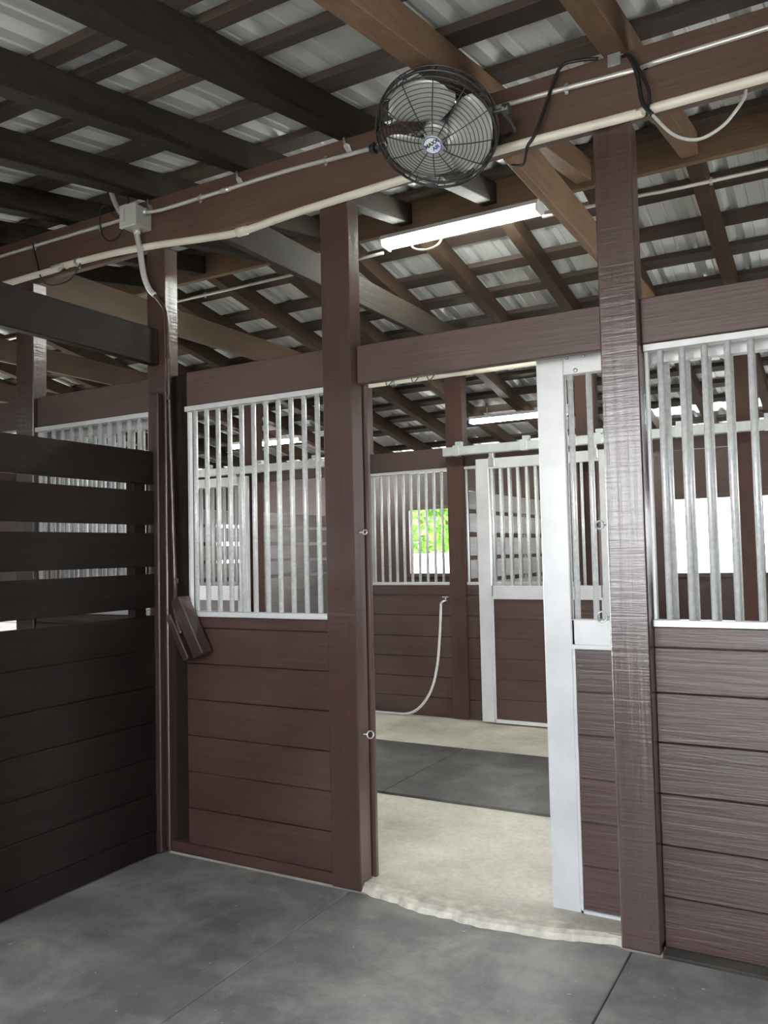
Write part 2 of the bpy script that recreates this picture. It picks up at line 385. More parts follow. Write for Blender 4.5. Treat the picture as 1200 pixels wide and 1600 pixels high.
mb = MB(); mb.box(XA, XZ, RY - 0.022, RY + 0.022, 3.712, 3.905, 0.004)
tag(mb.build('ridge_beam', M['rid']), 'brown ridge beam along the peak above the fluorescent aisle light', 'beam')
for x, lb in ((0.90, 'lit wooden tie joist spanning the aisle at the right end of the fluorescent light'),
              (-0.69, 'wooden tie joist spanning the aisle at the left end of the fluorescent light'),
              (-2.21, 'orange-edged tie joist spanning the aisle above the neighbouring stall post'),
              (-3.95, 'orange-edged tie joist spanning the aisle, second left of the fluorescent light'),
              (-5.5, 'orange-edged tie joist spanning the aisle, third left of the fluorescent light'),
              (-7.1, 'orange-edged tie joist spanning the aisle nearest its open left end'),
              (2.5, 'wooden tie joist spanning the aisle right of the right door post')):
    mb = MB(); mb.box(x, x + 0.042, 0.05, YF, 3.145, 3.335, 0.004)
    tag(mb.build('tie_joist', M['raf_lit'] if x == 0.90 else M['raf'] if x == -0.69 else M['tie']), lb, 'joist', 'tie joists across the aisle')  # joists beside the strip light carry its light and shade in their colour

# overhead beams
mb = MB(); mb.box(XA, XZ, 0.0, 0.045, 3.145, 3.42, 0.005)
tag(mb.build('overhead_beam', M['ov']), 'long stained overhead beam carrying the fan and pipes above the stall front', 'beam')
mb = MB(); mb.box(XA, XZ, YF, YF + 0.045, 3.09, 3.385, 0.005)
tag(mb.build('overhead_beam', M['ov']), 'long overhead beam along the far stall fronts across the aisle', 'beam')

# ------------------------------------------------------------------ posts
def post(x0, x1, y0, y1, z0, z1, lb, mat='pz', extra=None):
    mb = MB(); mb.box(x0, x1, y0, y1, z0, z1, 0.005)
    o = mb.build('stall_post', M[mat]); tag(o, lb, 'post', None); return o
post(0.0, 0.155, 0.002, 0.10, 0, 3.145, 'tall brown post on the left side of the open stall doorway')
p_r = post(1.295, 1.44, 0.002, 0.102, 0, 3.145, 'rough-sawn glossy brown post on the right side of the doorway')
pc = post(-1.116, -0.985, 0.002, 0.10, 0, 3.145, 'dark brown corner post where the slatted partition meets the stall front')
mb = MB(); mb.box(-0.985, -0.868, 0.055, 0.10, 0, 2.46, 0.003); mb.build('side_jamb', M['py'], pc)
mb = MB(); mb.box(-1.062, -1.0, -0.042, 0.0, 0, 2.36, 0.006); mb.build('cleat', mat_wood('worn_dark_cleat', (0.03, 0.017, 0.014), (0.06, 0.036, 0.03), 'z', 0.35, 0.5, wear=(0.30, 0.22, 0.18)), pc)
post(-2.19, -2.035, 0.002, 0.10, 0, 3.145, 'brown post in the neighbouring stall front, seen over the slatted partition')
post(2.5, 2.64, 0.002, 0.10, 0, 3.145, 'brown corner post at the right end of this stall front')
for x0, lb in ((-1.01, 'brown far post between the barred panels, seen through the doorway'),
               (-1.985, 'brown far post beside the open stall across the aisle, behind the left barred grille'),
               (1.385, 'dark far post across the aisle, seen through the right barred grille'),
               (0.17, 'brown far post behind the sliding door across the aisle'),
               (-3.31, 'brown far post behind the left-hand sliding door across the aisle'),
               (-4.56, 'brown far post at the partition beyond the left-hand sliding door'),
               (2.54, 'brown far corner post across the aisle at the right')):
    post(x0, x0 + 0.16, YF, YF + 0.12, 0.03, 3.09, lb, 'pzf')
mb = MB(); mb.box(0.115, 0.172, 0.112, 0.135, 0.03, 2.46, 0.003); mb.build('stop_board', M['pz'], bpy.data.objects['stall_post'])
# ------------------------------------------------------------------ headers
def header(x0, x1, y, lb, z0=2.282, z1=2.46):
    mb = MB(); mb.box(x0, x1, y, y + 0.042, z0, z1, 0.004); return tag(mb.build('header_board', M['pb']), lb, 'beam')
header(-0.866, 0.0, 0.03, 'brown header board over the left barred grille')
header(0.155, 1.295, 0.058, 'brown header board over the open doorway')
header(1.44, 2.5, 0.055, 'brown header board over the right barred grille')
header(-2.035, -1.116, 0.03, 'brown header board in the neighbouring stall front, above the slatted partition')
header(-4.6, -2.19, 0.03, 'brown header board over the doorway of the neighbouring stall')
header(-1.825, -1.01, YF + 0.04, 'brown far header board left of the far post seen through the doorway', 2.25, 2.43)
header(-0.85, 0.17, YF + 0.04, 'brown far header board behind the sliding door track across the aisle', 2.25, 2.43)
header(0.33, 1.385, YF + 0.04, 'brown far header board across the aisle, seen through the right barred grille', 2.25, 2.43)
header(-3.15, -1.985, YF + 0.04, 'brown far header board over the open stall across the aisle', 2.25, 2.43)
header(-4.4, -3.31, YF + 0.04, 'brown far header board behind the left-hand track across the aisle', 2.25, 2.43)

# ------------------------------------------------------------------ grilles
def grille(x0, x1, y, z0, z1, bars, lb, group, d=0.05, side=0.012, r=0.0125, railh=0.026):
    t = thing('bar_grille', lb, 'grille', ((x0 + x1) / 2, y, z0), group)
    mb = MB(); mb.box(x0, x1, y, y + d, z1 - railh, z1, 0.002); mb.build('top_rail', M['alu'], t)
    mb = MB(); mb.box(x0, x1, y, y + d, z0, z0 + railh, 0.002); mb.build('bottom_rail', M['alu'], t)
    for xa in (x0, x1 - side):
        mb = MB(); mb.box(xa, xa + side, y + d * 0.45, y + d * 0.95, z0 + railh, z1 - railh, 0.001); mb.build('side_rail', M['alu'], t)
    for x in bars:
        mb = MB(); mb.tube([(x, y + d / 2, z0 + railh - 0.004), (x, y + d / 2, z1 - railh + 0.004)], r, 12); mb.build('bar', M['bar'], t, smooth=True)
    return t
GG = 'barred grilles of the stall fronts'
grille(-0.866, 0.0, 0.012, 1.197, 2.278, [-0.813 + 0.0758 * i for i in range(11)], 'galvanised barred grille on the left of the doorway', GG)
grille(1.445, 2.5, 0.055, 1.197, 2.278, [1.503 + 0.0801 * i for i in range(13)], 'galvanised barred grille on the right of the doorway, in front of the sliding door', GG)
grille(-2.035, -1.116, 0.012, 1.197, 2.278, [-1.975 + 0.0765 * i for i in range(12)], 'barred grille of the neighbouring stall seen through the slatted partition', GG)
FG = 'barred grilles across the aisle'
grille(-1.825, -1.01, YF + 0.02, 1.2, 2.245, [-1.79 + 0.0785 * i for i in range(10)], 'far barred grille with the green window behind it', FG)
grille(-0.85, 0.17, YF + 0.02, 1.2, 2.248, [-0.74 + 0.0785 * i for i in range(12)], 'far barred grille behind the sliding door across the aisle', FG)
grille(-4.4, -3.31, YF + 0.02, 1.2, 2.248, [-4.33 + 0.0785 * i for i in range(13)], 'far barred grille behind the left-hand sliding door across the aisle', FG)

# ------------------------------------------------------------------ plank panels
def planks_x(x0, x1, y0, y1, zs, lb, name='plank_panel', mat='px', cat='panel'):
    mb = MB()
    for a, b_ in zip(zs[:-1], zs[1:]):
        mb.box(x0, x1, y0 + random.uniform(-0.002, 0.002), y1, a + 0.0015, b_ - 0.0015, 0.003)
    mb.box(x0 + 0.003, x1 - 0.003, (y0 + y1) / 2, y1 - 0.004, zs[0], zs[-1])
    return tag(mb.build(name, M[mat]), lb, cat)
ZF = [0.055, 0.235, 0.416, 0.597, 0.779, 0.960, 1.140, 1.195]
lp = planks_x(-0.868, 0.0, 0.018, 0.058, ZF, 'low wall of brown horizontal planks left of the doorway')
mb = MB(); mb.box(-0.983, -0.002, 0.012, 0.053, 0, 0.055, 0.004); mb.build('sill_board', M['px'], lp)
planks_x(1.44, 2.5, 0.085, 0.125, [0.0, 0.187, 0.377, 0.568, 0.759, 0.946, 1.117, 1.195], 'low wall of glossy brown planks right of the doorway')
planks_x(-2.035, -1.116, 0.018, 0.058, ZF, 'low plank wall under the neighbouring stall grille')
ZFF = [0.03, 0.2, 0.38, 0.56, 0.74, 0.93, 1.11, 1.2]
planks_x(-1.825, -1.01, YF + 0.01, YF + 0.05, ZFF, 'dark plank wall across the aisle with a faucet and hose on it')
planks_x(-0.85, 0.17, YF + 0.01, YF + 0.05, ZFF, 'dark plank wall behind the sliding door across the aisle')
planks_x(-4.4, -3.31, YF + 0.01, YF + 0.05, ZFF, 'dark plank wall behind the left-hand sliding door across the aisle')
planks_x(-8.3, -4.56, YF + 0.01, YF + 0.05, ZFF, 'dark plank wall across the aisle toward its open left end')
planks_x(2.7, XZ, YF + 0.01, YF + 0.05, ZFF, 'dark plank wall across the aisle at its right end')
planks_x(-8.3, -4.66, 0.018, 0.058, ZF, 'plank wall on the stall side toward the open left end')
planks_x(2.64, XZ, 0.018, 0.058, ZF, 'plank wall on the stall side at the right end')

# ------------------------------------------------------------------ partitions
ZW = [0.0, 0.118, 0.302, 0.483, 0.662, 0.843, 1.027, 1.202]
SLATS = [(1.244, 1.416), (1.454, 1.627), (1.671, 1.845), (1.881, 2.052)]
def partition(xf, y0, y1, lb, dz=0.0, mat='py'):
    t = thing('stall_partition', lb, 'partition', (xf - 0.02, (y0 + y1) / 2, 0), 'slatted stall partitions')
    mb = MB()
    for a, b_ in zip(ZW[:-1], ZW[1:]):
        mb.box(xf - 0.04 + random.uniform(-0.001, 0.002), xf + random.uniform(-0.002, 0.002), y0, y1, a + 0.0015 + dz, b_ - 0.0015 + dz, 0.003)
    mb.box(xf - 0.03, xf - 0.008, y0, y1, ZW[0] + dz, ZW[-1] + dz)
    mb.build('plank_wall', M[mat], t)
    for a, b_ in SLATS:
        mb = MB(); mb.box(xf - 0.04, xf, y0, y1, a + dz, b_ + dz, 0.003); mb.build('slat', M[mat], t)
    ny = 2
    for j in range(1, ny + 1):
        yy = y0 + (y1 - y0) * j / ny - (0.02 if j == ny else 0)
        mb = MB(); mb.box(xf - 0.09, xf - 0.04, yy - 0.08, yy + (0.0 if j == ny else 0.0), dz, 2.06 + dz, 0.003); mb.build('batten', M[mat], t)
    return t
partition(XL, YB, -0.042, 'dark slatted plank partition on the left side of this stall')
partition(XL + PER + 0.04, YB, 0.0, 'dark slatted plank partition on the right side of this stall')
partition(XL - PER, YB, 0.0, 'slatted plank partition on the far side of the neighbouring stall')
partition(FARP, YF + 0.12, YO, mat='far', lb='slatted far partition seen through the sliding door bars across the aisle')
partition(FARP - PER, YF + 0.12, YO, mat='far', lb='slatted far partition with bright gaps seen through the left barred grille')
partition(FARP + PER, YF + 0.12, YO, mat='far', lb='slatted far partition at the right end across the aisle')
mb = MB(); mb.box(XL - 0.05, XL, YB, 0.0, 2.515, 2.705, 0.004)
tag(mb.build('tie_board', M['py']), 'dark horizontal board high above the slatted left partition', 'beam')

# ------------------------------------------------------------------ sliding doors
def sliding_door(x0, x1, y, zb, zt, lb, bars, mirror=False, hang_z=2.44, zmid=(1.09, 1.21)):
    t = thing('sliding_door', lb, 'door', ((x0 + x1) / 2, y, zb), 'sliding stall doors')
    w = 0.118; d = 0.04
    for xa in (x0, x1 - w):
        mb = MB(); mb.box(xa, xa + w, y, y + d, zb, zt, 0.004)
        e = xa + w if xa == x0 else xa - 0.012
        mb.box(e, e + 0.012, y - 0.004, y + d, zb, zmid[1], 0.001)
        mb.build('stile', M['alu'], t)
    mb = MB(); mb.box(x0 + w, x1 - w, y, y + d, zt - 0.09, zt, 0.003); mb.build('top_rail', M['alu'], t)
    mb = MB(); mb.box(x0 + w, x1 - w, y - 0.004, y + d + 0.004, zmid[0], zmid[1], 0.003)
    mb.box(x0 + w, x1 - w, y - 0.014, y, zmid[0], zmid[0] + 0.018, 0.001); mb.build('middle_rail', M['alu'], t)
    mb = MB(); mb.box(x0 + w, x1 - w, y - 0.004, y + d, zb, zb + 0.03, 0.002); mb.build('bottom_rail', M['alu'], t)
    mb = MB(); z = zb + 0.03; n = 6; h = (zmid[0] - z) / n
    for i in range(n): mb.box(x0 + w, x1 - w, y + 0.006, y + d - 0.006, z + i * h + 0.001, z + (i + 1) * h - 0.001, 0.003)
    mb.box(x0 + w, x1 - w, y + 0.012, y + d - 0.012, z, zmid[0]); mb.build('plank_infill', M['px'], t)
    for x in bars:
        mb = MB(); mb.tube([(x, y + d / 2, zmid[1] - 0.003), (x, y + d / 2, zt - 0.087)], 0.0125, 12); mb.build('bar', M['bar'], t, smooth=True)
    for xa in (x0 + 0.15, x1 - 0.15):
        ya = y - 0.012 if y > 1 else y + d
        mb = MB(); mb.box(xa - 0.028, xa + 0.028, ya, ya + 0.012, zt - 0.07, zt + 0.012, 0.004)
        mb.box(xa - 0.02, xa + 0.02, min(ya, y), max(ya + 0.012, y + d), zt + 0.002, hang_z, 0.004)
        mb.build('hanger', M['galv'], t)
    if y < 1:
        for bx, bz in ((x0 + 0.135, zt - 0.018), (x0 + 0.205, zt - 0.018), (x0 + 0.17, zt - 0.075)):
            mb = MB(); mb.tube([(bx, y, bz), (bx, y - 0.006, bz), (bx, y - 0.009, bz)], [0.009, 0.009, 0.005], 10); mb.build('bolt', M['galv'], t, smooth=True)
    return t
DB = [1.118 + 0.0776 * i for i in range(13)]
nd = sliding_door(0.978, 2.22, 0.165, 0.012, 2.312, 'aluminium-framed sliding stall door standing half open at the right of the doorway', [x for x in DB if x < 2.09], hang_z=2.36)
sliding_door(-0.694, 0.49, YF - 0.085, 0.045, 2.288, 'far sliding stall door with bars, seen through the doorway across the aisle', [-0.555 + 0.078 * i for i in range(12)], zmid=(1.086, 1.20), hang_z=2.334)
sliding_door(-4.36, -3.2, YF - 0.085, 0.045, 2.31, 'far sliding stall door seen through the left barred grille', [-4.21 + 0.078 * i for i in range(12)], zmid=(1.05, 1.2), hang_z=2.334)
sliding_door(-2.32, -1.1, 0.165, 0.012, 2.312, 'sliding door of the neighbouring stall, glimpsed between the partition slats', [-2.19 + 0.0776 * i for i in range(13)], hang_z=2.36)

def track(x0, x1, y, z0, z1, lb, wall_y, sgn):
    t = thing('door_track', lb, 'track', ((x0 + x1) / 2, y, z0), 'sliding door tracks')
    mb = MB(); mb.box(x0, x1, y, y + 0.05, z0, z1, 0.006); mb.build('rail', M['track'], t)
    n = max(2, int((x1 - x0) / 0.55)); 
    for i in range(n):
        x = x0 + 0.13 + (x1 - x0 - 0.26) * i / (n - 1)
        mb = MB(); ya, yb = (y + 0.05, wall_y) if sgn > 0 else (wall_y, y)
        mb.box(x - 0.03, x + 0.03, min(ya, yb), max(ya, yb), z0 + 0.01, z1 + (0.05 if sgn > 0 else 0.01), 0.003)
        mb.box(x - 0.03, x + 0.03, y - 0.004, y + 0.054, z0 - 0.004, z1 + 0.012, 0.003); mb.build('bracket', M['track'], t)
    return t
track(-1.0, 1.75, YF - 0.1, 2.335, 2.412, 'grey sliding door track across the aisle, seen through the doorway', YF + 0.0, 1)
track(-4.55, -2.27, YF - 0.1, 2.335, 2.412, 'grey sliding door track across the aisle, seen through the left barred grille', YF + 0.0, 1)
track(0.1, 2.45, 0.16, 2.362, 2.44, 'sliding door track on the aisle side above the half-open door', 0.10, -1)
track(-3.4, -1.05, 0.16, 2.362, 2.44, 'sliding door track on the aisle side of the neighbouring stall', 0.10, -1)

# ------------------------------------------------------------------ fluorescent lights
def light(x0, x1, y, z, lb, hang):
    t = thing('fluorescent_light', lb, 'light', ((x0 + x1) / 2, y, z), 'fluorescent strip lights')
    mb = MB(); mb.prism([(-0.075, 0.02), (0.075, 0.02), (0.055, 0.055), (-0.055, 0.055)], lambda u, v, e: (x0 + (x1 - x0) * e, y + u, z + v)); mb.build('housing', M['white'], t)
    for dy in (-0.032, 0.032):
        mb = MB(); mb.tube([(x0 + 0.02, y + dy, z), (x1 - 0.02, y + dy, z)], 0.019, 12); mb.build('tube', M['tube'], t, smooth=True)
    for xe in (x0, x1 - 0.018):
        mb = MB(); mb.box(xe, xe + 0.018, y - 0.07, y + 0.07, z - 0.022, z + 0.022, 0.003); mb.build('end_cap', M['white'], t)
    for xe in (x0 + 0.2, x1 - 0.2):
        mb = MB(); mb.tube([(xe, y, z + 0.05), (xe, y, hang)], 0.004, 6); mb.build('hanger_rod', M['galv'], t)
    return t
fl_main = light(-0.65, 0.49, RY, 3.645, 'glowing fluorescent strip light under the ridge above the aisle', 3.711)
mb = MB(); mb.tube(smooth_path([(-0.42, 1.78, 3.66), (-0.40, 1.75, 3.57), (-0.30, 1.74, 3.53), (-0.22, 1.75, 3.55), (-0.2, 1.78, 3.60), (-0.22, 1.8, 3.66)]), 0.006, 8); mb.build('power_cord', M['cream'], fl_main, smooth=True)
light(-1.58, -0.45, 5.4, 2.95, 'fluorescent strip light in the far stall, seen above the sliding door through the doorway', 3.10)
light(-5.05, -3.9, 5.4, 2.95, 'fluorescent strip light in the far stall, seen through the left barred grille', 3.10)

# ------------------------------------------------------------------ pipes, conduit, wires
def pipe(pts, r, lb, mat, name, clips=None, couplers=None, sm=True):
    mb = MB(); mb.tube(smooth_path(pts, 4) if sm else pts, r, 14)
    o = mb.build(name, M[mat], smooth=True); tag(o, lb, 'pipe')
    P = [Vector(p) for p in pts]
    def at(x):
        for a, b_ in zip(P[:-1], P[1:]):
            if a.x <= x <= b_.x: return a.lerp(b_, (x - a.x) / (b_.x - a.x))
    for x in clips or []:
        c = at(x); mb = MB()
        mb.tube([c + Vector((-0.008, 0, 0)), c + Vector((0.008, 0, 0))], r * 1.25, 14)
        mb.box(c.x - 0.008, c.x + 0.008, c.y + r * 0.3, c.y + r * 1.0, c.z - r - 0.012, c.z + r + 0.012, 0.001)
        mb.build('clip', M['galv'], o)
    for x in couplers or []:
        c = at(x); d = Vector((0.028, 0, 0)); mb = MB(); mb.tube([c - d, c + d], r * 1.28, 14); mb.build('coupling', M[mat], o, smooth=True)
    return o
pipe([(XA + 0.1, -0.024, 3.16), (-2.29, -0.024, 3.165), (-1.83, -0.024, 3.176), (-1.41, -0.024, 3.172), (-1.07, -0.024, 3.153), (-0.7, -0.024, 3.118), (-0.45, -0.024, 3.10), (-0.157, -0.024, 3.118), (0.32, -0.024, 3.136), (0.92, -0.024, 3.152), (1.49, -0.024, 3.146), (1.93, -0.024, 3.152), (XZ - 0.1, -0.024, 3.155)],
     0.0185, 'thick cream plastic water pipe along the lower edge of the front overhead beam', 'pvc', 'water_pipe', clips=[-1.62, 0.75, 2.0], couplers=[-0.44])
pipe([(XA + 0.1, -0.013, 3.34), (-1.8, -0.013, 3.348), (-1.19, -0.013, 3.34)], 0.0105, 'thin grey conduit on the front beam left of the junction box', 'cond', 'conduit', clips=[-1.45, -2.0])
pipe([(-1.06, -0.06, 3.325), (-0.98, -0.04, 3.322), (-0.8, -0.013, 3.336), (-0.19, -0.013, 3.342), (0.32, -0.013, 3.328), (0.95, -0.013, 3.34), (1.49, -0.013, 3.325), (1.94, -0.013, 3.333), (XZ - 0.1, -0.013, 3.335)], 0.0105,
     'thin grey conduit on the front beam from the junction box past the fan', 'cond', 'conduit', clips=[-0.72, 0.05, 1.2], couplers=[-0.55])
pipe([(XA + 0.1, RY, 3.60), (-4.0, RY, 3.585), (-1.5, RY, 3.59), (-0.66, RY, 3.60)], 0.011, 'grey conduit under the ridge left of the aisle light', 'cond', 'conduit', clips=[-2.3])
pipe([(0.5, RY, 3.60), (1.1, RY, 3.595), (1.8, RY, 3.585), (XZ - 0.1, RY, 3.585)], 0.011, 'grey conduit under the ridge right of the aisle light', 'cond', 'conduit', clips=[1.5])
pipe([(XA + 0.1, YF - 0.0235, 3.075), (-1.0, YF - 0.0235, 3.07), (1.0, YF - 0.0235, 3.065), (XZ - 0.1, YF - 0.0235, 3.07)], 0.021, 'cream plastic pipe along the far overhead beam across the aisle', 'pvc', 'water_pipe', clips=[-1.5, 0.2])
mb = MB()
for cx in (-1.55, -1.28, -1.12):
    mb.tube([(cx + 0.09 * (t / 12 - 0.5), YF - 0.03 - 0.045 * math.sin(PI * t / 12), 3.11 - 0.075 * math.sin(PI * t / 12)) for t in range(13)], 0.004, 6)
tag(mb.build('hanging_wire', M['blk'], smooth=True), 'thin dark wire looped around the far cream pipe', 'wire')

def cord(pts, r, lb, mat='blk', name='electric_cord', cat='cord'):
    mb = MB(); mb.tube(smooth_path(pts, 6), r, 8); return tag(mb.build(name, M[mat], smooth=True), lb, cat)
cord([(1.33, -0.012, 3.415), (1.25, -0.02, 3.428), (1.19, -0.03, 3.42), (1.15, -0.03, 3.357), (1.115, -0.035, 3.262), (1.075, -0.045, 3.165), (1.04, -0.04, 3.125), (1.0, 0.02, 3.09), (0.94, 0.05, 3.11)], 0.007, 'black cord draped over the front beam beside the fan')
hang = cord([(1.42, -0.01, 3.40), (1.455, -0.04, 3.37), (1.485, -0.05, 3.28), (1.50, -0.055, 3.17), (1.537, -0.06, 3.106), (1.60, -0.06, 3.02), (1.657, -0.06, 2.981), (1.712, -0.06, 2.973), (1.778, -0.06, 3.0), (1.822, -0.05, 3.048), (1.847, -0.02, 3.10), (1.85, 0.02, 3.15)], 0.0062, 'grey cord hanging in a loop from the beam near the right door post', 'box')
mb = MB(); mb.tube(smooth_path([(1.425, -0.012, 3.395), (1.455, -0.04, 3.37), (1.485, -0.05, 3.28), (1.50, -0.055, 3.17), (1.537, -0.06, 3.106)]), 0.0082, 8); mb.build('sleeve', M['blk'], hang, smooth=True)
cord([(1.432, -0.01, 3.40), (1.47, -0.045, 3.35), (1.505, -0.05, 3.27), (1.525, -0.05, 3.2), (1.515, -0.05, 3.12)], 0.006, 'short black cord bunched against the beam at the right door post')
cord([(-1.17, -0.06, 3.31), (-1.235, -0.05, 3.345), (-1.29, -0.045, 3.42), (-1.33, -0.04, 3.5)], 0.0135, 'short grey conduit elbow rising to the left of the junction box', 'cond', 'flexible_conduit', 'conduit')
cord([(-1.19, -0.1, 3.33), (-1.25, -0.09, 3.33), (-1.35, -0.06, 3.42), (-1.42, -0.04, 3.42), (-1.42, -0.03, 3.30), (-1.36, -0.03, 3.24), (-1.28, -0.03, 3.26), (-1.2, -0.05, 3.36), (-1.2, -0.04, 3.46)], 0.004, 'thin black wire looping beside the junction box')
cord([(-2.0, -0.025, 3.36), (-1.96, -0.03, 3.25), (-1.9, -0.04, 3.12), (-1.8, -0.045, 3.07), (-1.66, -0.04, 3.08), (-1.58, -0.03, 3.17)], 0.004, 'thin dark wire hanging under the pipe near the left edge')

# junction box
t = thing('junction_box', 'grey square electrical junction box on the front beam above the corner post', 'junction box', (-1.12, -0.06, 3.24))
mb = MB(); mb.box(-1.178, -1.066, -0.118, -0.002, 3.243, 3.355, 0.006); mb.build('body', M['box'], t)
mb = MB(); mb.box(-1.182, -1.062, -0.126, -0.106, 3.239, 3.359, 0.004); mb.build('cover', M['box'], t)
mb = MB(); mb.box(-1.168, -1.135, -0.131, -0.126, 3.27, 3.34, 0.003); mb.build('flap', M['cond'], t)
mb = MB(); mb.tube([(-1.115, -0.06, 3.245), (-1.115, -0.06, 3.215)], 0.02, 12); mb.build('gland', M['cond'], t, smooth=True)
mb = MB(); mb.tube([(-1.07, -0.06, 3.325), (-1.045, -0.06, 3.325)], 0.018, 12); mb.build('gland', M['cond'], t, smooth=True)
cord([(-1.13, -0.06, 3.25), (-1.115, -0.06, 3.2), (-1.105, -0.055, 3.143), (-1.088, -0.045, 3.0), (-1.066, -0.03, 2.925), (-1.035, -0.02, 2.885)], 0.0155, 'grey flexible conduit dropping from the junction box across the pipe', 'cond', 'flexible_conduit', 'conduit')
c2 = cord([(-1.035, -0.02, 2.885), (-1.0, -0.018, 2.845), (-0.968, -0.018, 2.80), (-0.952, -0.016, 2.72), (-0.948, -0.012, 2.5), (-0.944, -0.01, 2.232), (-0.934, -0.01, 1.865), (-0.924, -0.012, 1.55), (-0.91, -0.02, 1.36), (-0.885, -0.05, 1.26), (-0.85, -0.07, 1.18), (-0.815, -0.08, 1.12)], 0.0105, 'brown painted conduit running down the corner post to the tilted cover', 'pz', 'flexible_conduit', 'conduit')
for z in (2.33, 2.55, 1.38):
    mb = MB(); x = -0.948 if z > 2 else -0.912
    mb.tube([(x, -0.013, z - 0.012), (x, -0.013, z + 0.012)], 0.0145, 10); mb.build('clip', M['pz'], c2)

# tilted brown cover (V trough of two boards)
cov = thing('cable_guard', 'tilted brown wooden cable guard at the corner below the left barred grille', 'guard', (-0.80, -0.03, 1.13))
cov.rotation_euler = (0, math.radians(-29), 0)
mb = MB(); mb.box(-0.01, 0.058, -0.05, 0.028, -0.15, 0.17, 0.006); mb.build('front_board', bpy.data.materials['worn_dark_cleat'], cov, local=True)
mb = MB(); mb.box(-0.072, -0.034, -0.055, 0.02, -0.13, 0.12, 0.006); mb.build('side_board', bpy.data.materials['worn_dark_cleat'], cov, local=True)
mb = MB(); mb.box(-0.034, -0.01, -0.02, 0.028, -0.14, 0.15, 0.003); mb.build('back_board', M['py'], cov, local=True)

# hurricane straps
for x, lb in ((-1.075, 'small metal rafter strap nailed above the junction box'), (-0.468, 'small metal rafter strap on the beam midway between junction box and left door post'), (0.165, 'small metal rafter strap on the beam above the left door post')):
    mb = MB()
    mb.prism([(-0.03, 0.15), (-0.012, 0.02), (0.0, -0.01), (0.028, -0.012), (0.02, 0.02), (0.004, 0.03)], lambda u, v, e: (x + u, -0.004 - 0.003 * e - max(0, 0.02 * (0.04 - abs(v - 0.04)) / 0.04), 3.355 + v))
    tag(mb.build('rafter_strap', M['galv']), lb, 'bracket', 'metal straps tying rafters to the beam')
mb = MB(); mb.box(1.365, 1.415, -0.008, -0.001, 3.37, 3.425, 0.002)
tag(mb.build('beam_bracket', M['galv']), 'small pale metal plate under the rafter above the right door post', 'bracket')

# ------------------------------------------------------------------ wall fan
fc = Vector((0.757, -0.29, 3.165))
fan = thing('wall_fan', 'round caged wall fan tilted down on the front overhead beam', 'fan', (0.735, 0.0, 3.2))
TILT = math.radians(60)
axis = Vector((0.03, -math.cos(TILT), -math.sin(TILT))).normalized()
RQ = axis.to_track_quat('Z', 'Y')
Mx = Matrix.Translation(fc - Vector((0.735, 0.0, 3.2))) @ RQ.to_matrix().to_4x4()
def fbuild(mb, name, mat, parent=fan, smooth=True):
    mb.bm.transform(Mx); return mb.build(name, mat, parent, smooth=smooth, local=True)
RF = 0.238
def circ(r, z, n=56): return [(r * math.cos(2 * PI * k / n), r * math.sin(2 * PI * k / n), z) for k in range(n)]
def domez(r): return 0.042 + 0.055 * (1 - (r / RF) ** 2)
mb = MB()
for i in range(13):
    r = 0.058 + (RF - 0.058) * i / 12; mb.tube(circ(r, domez(r)), 0.0016, 6, closed=True)
for k in range(12):
    a = 2 * PI * k / 12 + 0.2
    mb.tube([(r * math.cos(a), r * math.sin(a), domez(r) - 0.002) for r in [0.045 + (RF - 0.045) * j / 8 for j in range(9)]] + [(RF * math.cos(a), RF * math.sin(a), -0.03)], 0.0024, 6)
fbuild(mb, 'front_guard', M['wire'])
mb = MB()
def backz(r): return -0.042 - 0.06 * (1 - (r / RF) ** 2)
for i in range(15):
    r = 0.05 + (RF - 0.05) * i / 14; mb.tube(circ(r, backz(r)), 0.0016, 6, closed=True)
for k in range(12):
    a = 2 * PI * k / 12 + 0.33
    mb.tube([(r * math.cos(a), r * math.sin(a), backz(r) - 0.002) for r in [0.05 + (RF - 0.05) * j / 8 for j in range(9)]] + [(RF * math.cos(a), RF * math.sin(a), 0.03)], 0.0024, 6)
fbuild(mb, 'rear_guard', M['wire'])
mb = MB(); mb.tube(circ(RF + 0.004, 0.0, 72), 0.005, 8, closed=True); mb.tube(circ(RF + 0.001, 0.034, 72), 0.003, 8, closed=True); mb.tube(circ(RF + 0.001, -0.036, 72), 0.003, 8, closed=True)
fbuild(mb, 'rim', M['wire'])
for k in range(3):
    mb = MB(); a0 = math.radians(-22 + 120 * k); V = []
    for i in range(9):
        r = 0.05 + 0.172 * i / 8; row = []
        wdt = math.radians(108 * (0.76 + 0.28 * math.sin(PI * i / 9)))
        for j in range(11):
            s = j / 10 - 0.5
            a = a0 + s * wdt; rr = r if i < 8 else r * (1 - 0.12 * (2 * s) ** 4)
            row.append((rr * math.cos(a), rr * math.sin(a), 0.012 - s * 0.055))
        V.append(row)
    up = [[mb.bm.verts.new(Vector(p) + Vector((0, 0, 0.0015))) for p in row] for row in V]; dn = [[mb.bm.verts.new(Vector(p) - Vector((0, 0, 0.0015))) for p in row] for row in V]
    for i in range(8):
        for j in range(10):
            mb.bm.faces.new([up[i][j], up[i][j + 1], up[i + 1][j + 1], up[i + 1][j]]); mb.bm.faces.new([dn[i][j], dn[i + 1][j], dn[i + 1][j + 1], dn[i][j + 1]])
    for i in range(8):
        for j in (0, 10): mb.bm.faces.new([up[i][j], up[i + 1][j], dn[i + 1][j], dn[i][j]])
    for j in range(10):
        for i in (0, 8): mb.bm.faces.new([up[i][j], up[i][j + 1], dn[i][j + 1], dn[i][j]])
    fbuild(mb, 'fan_blade', M['blade'])
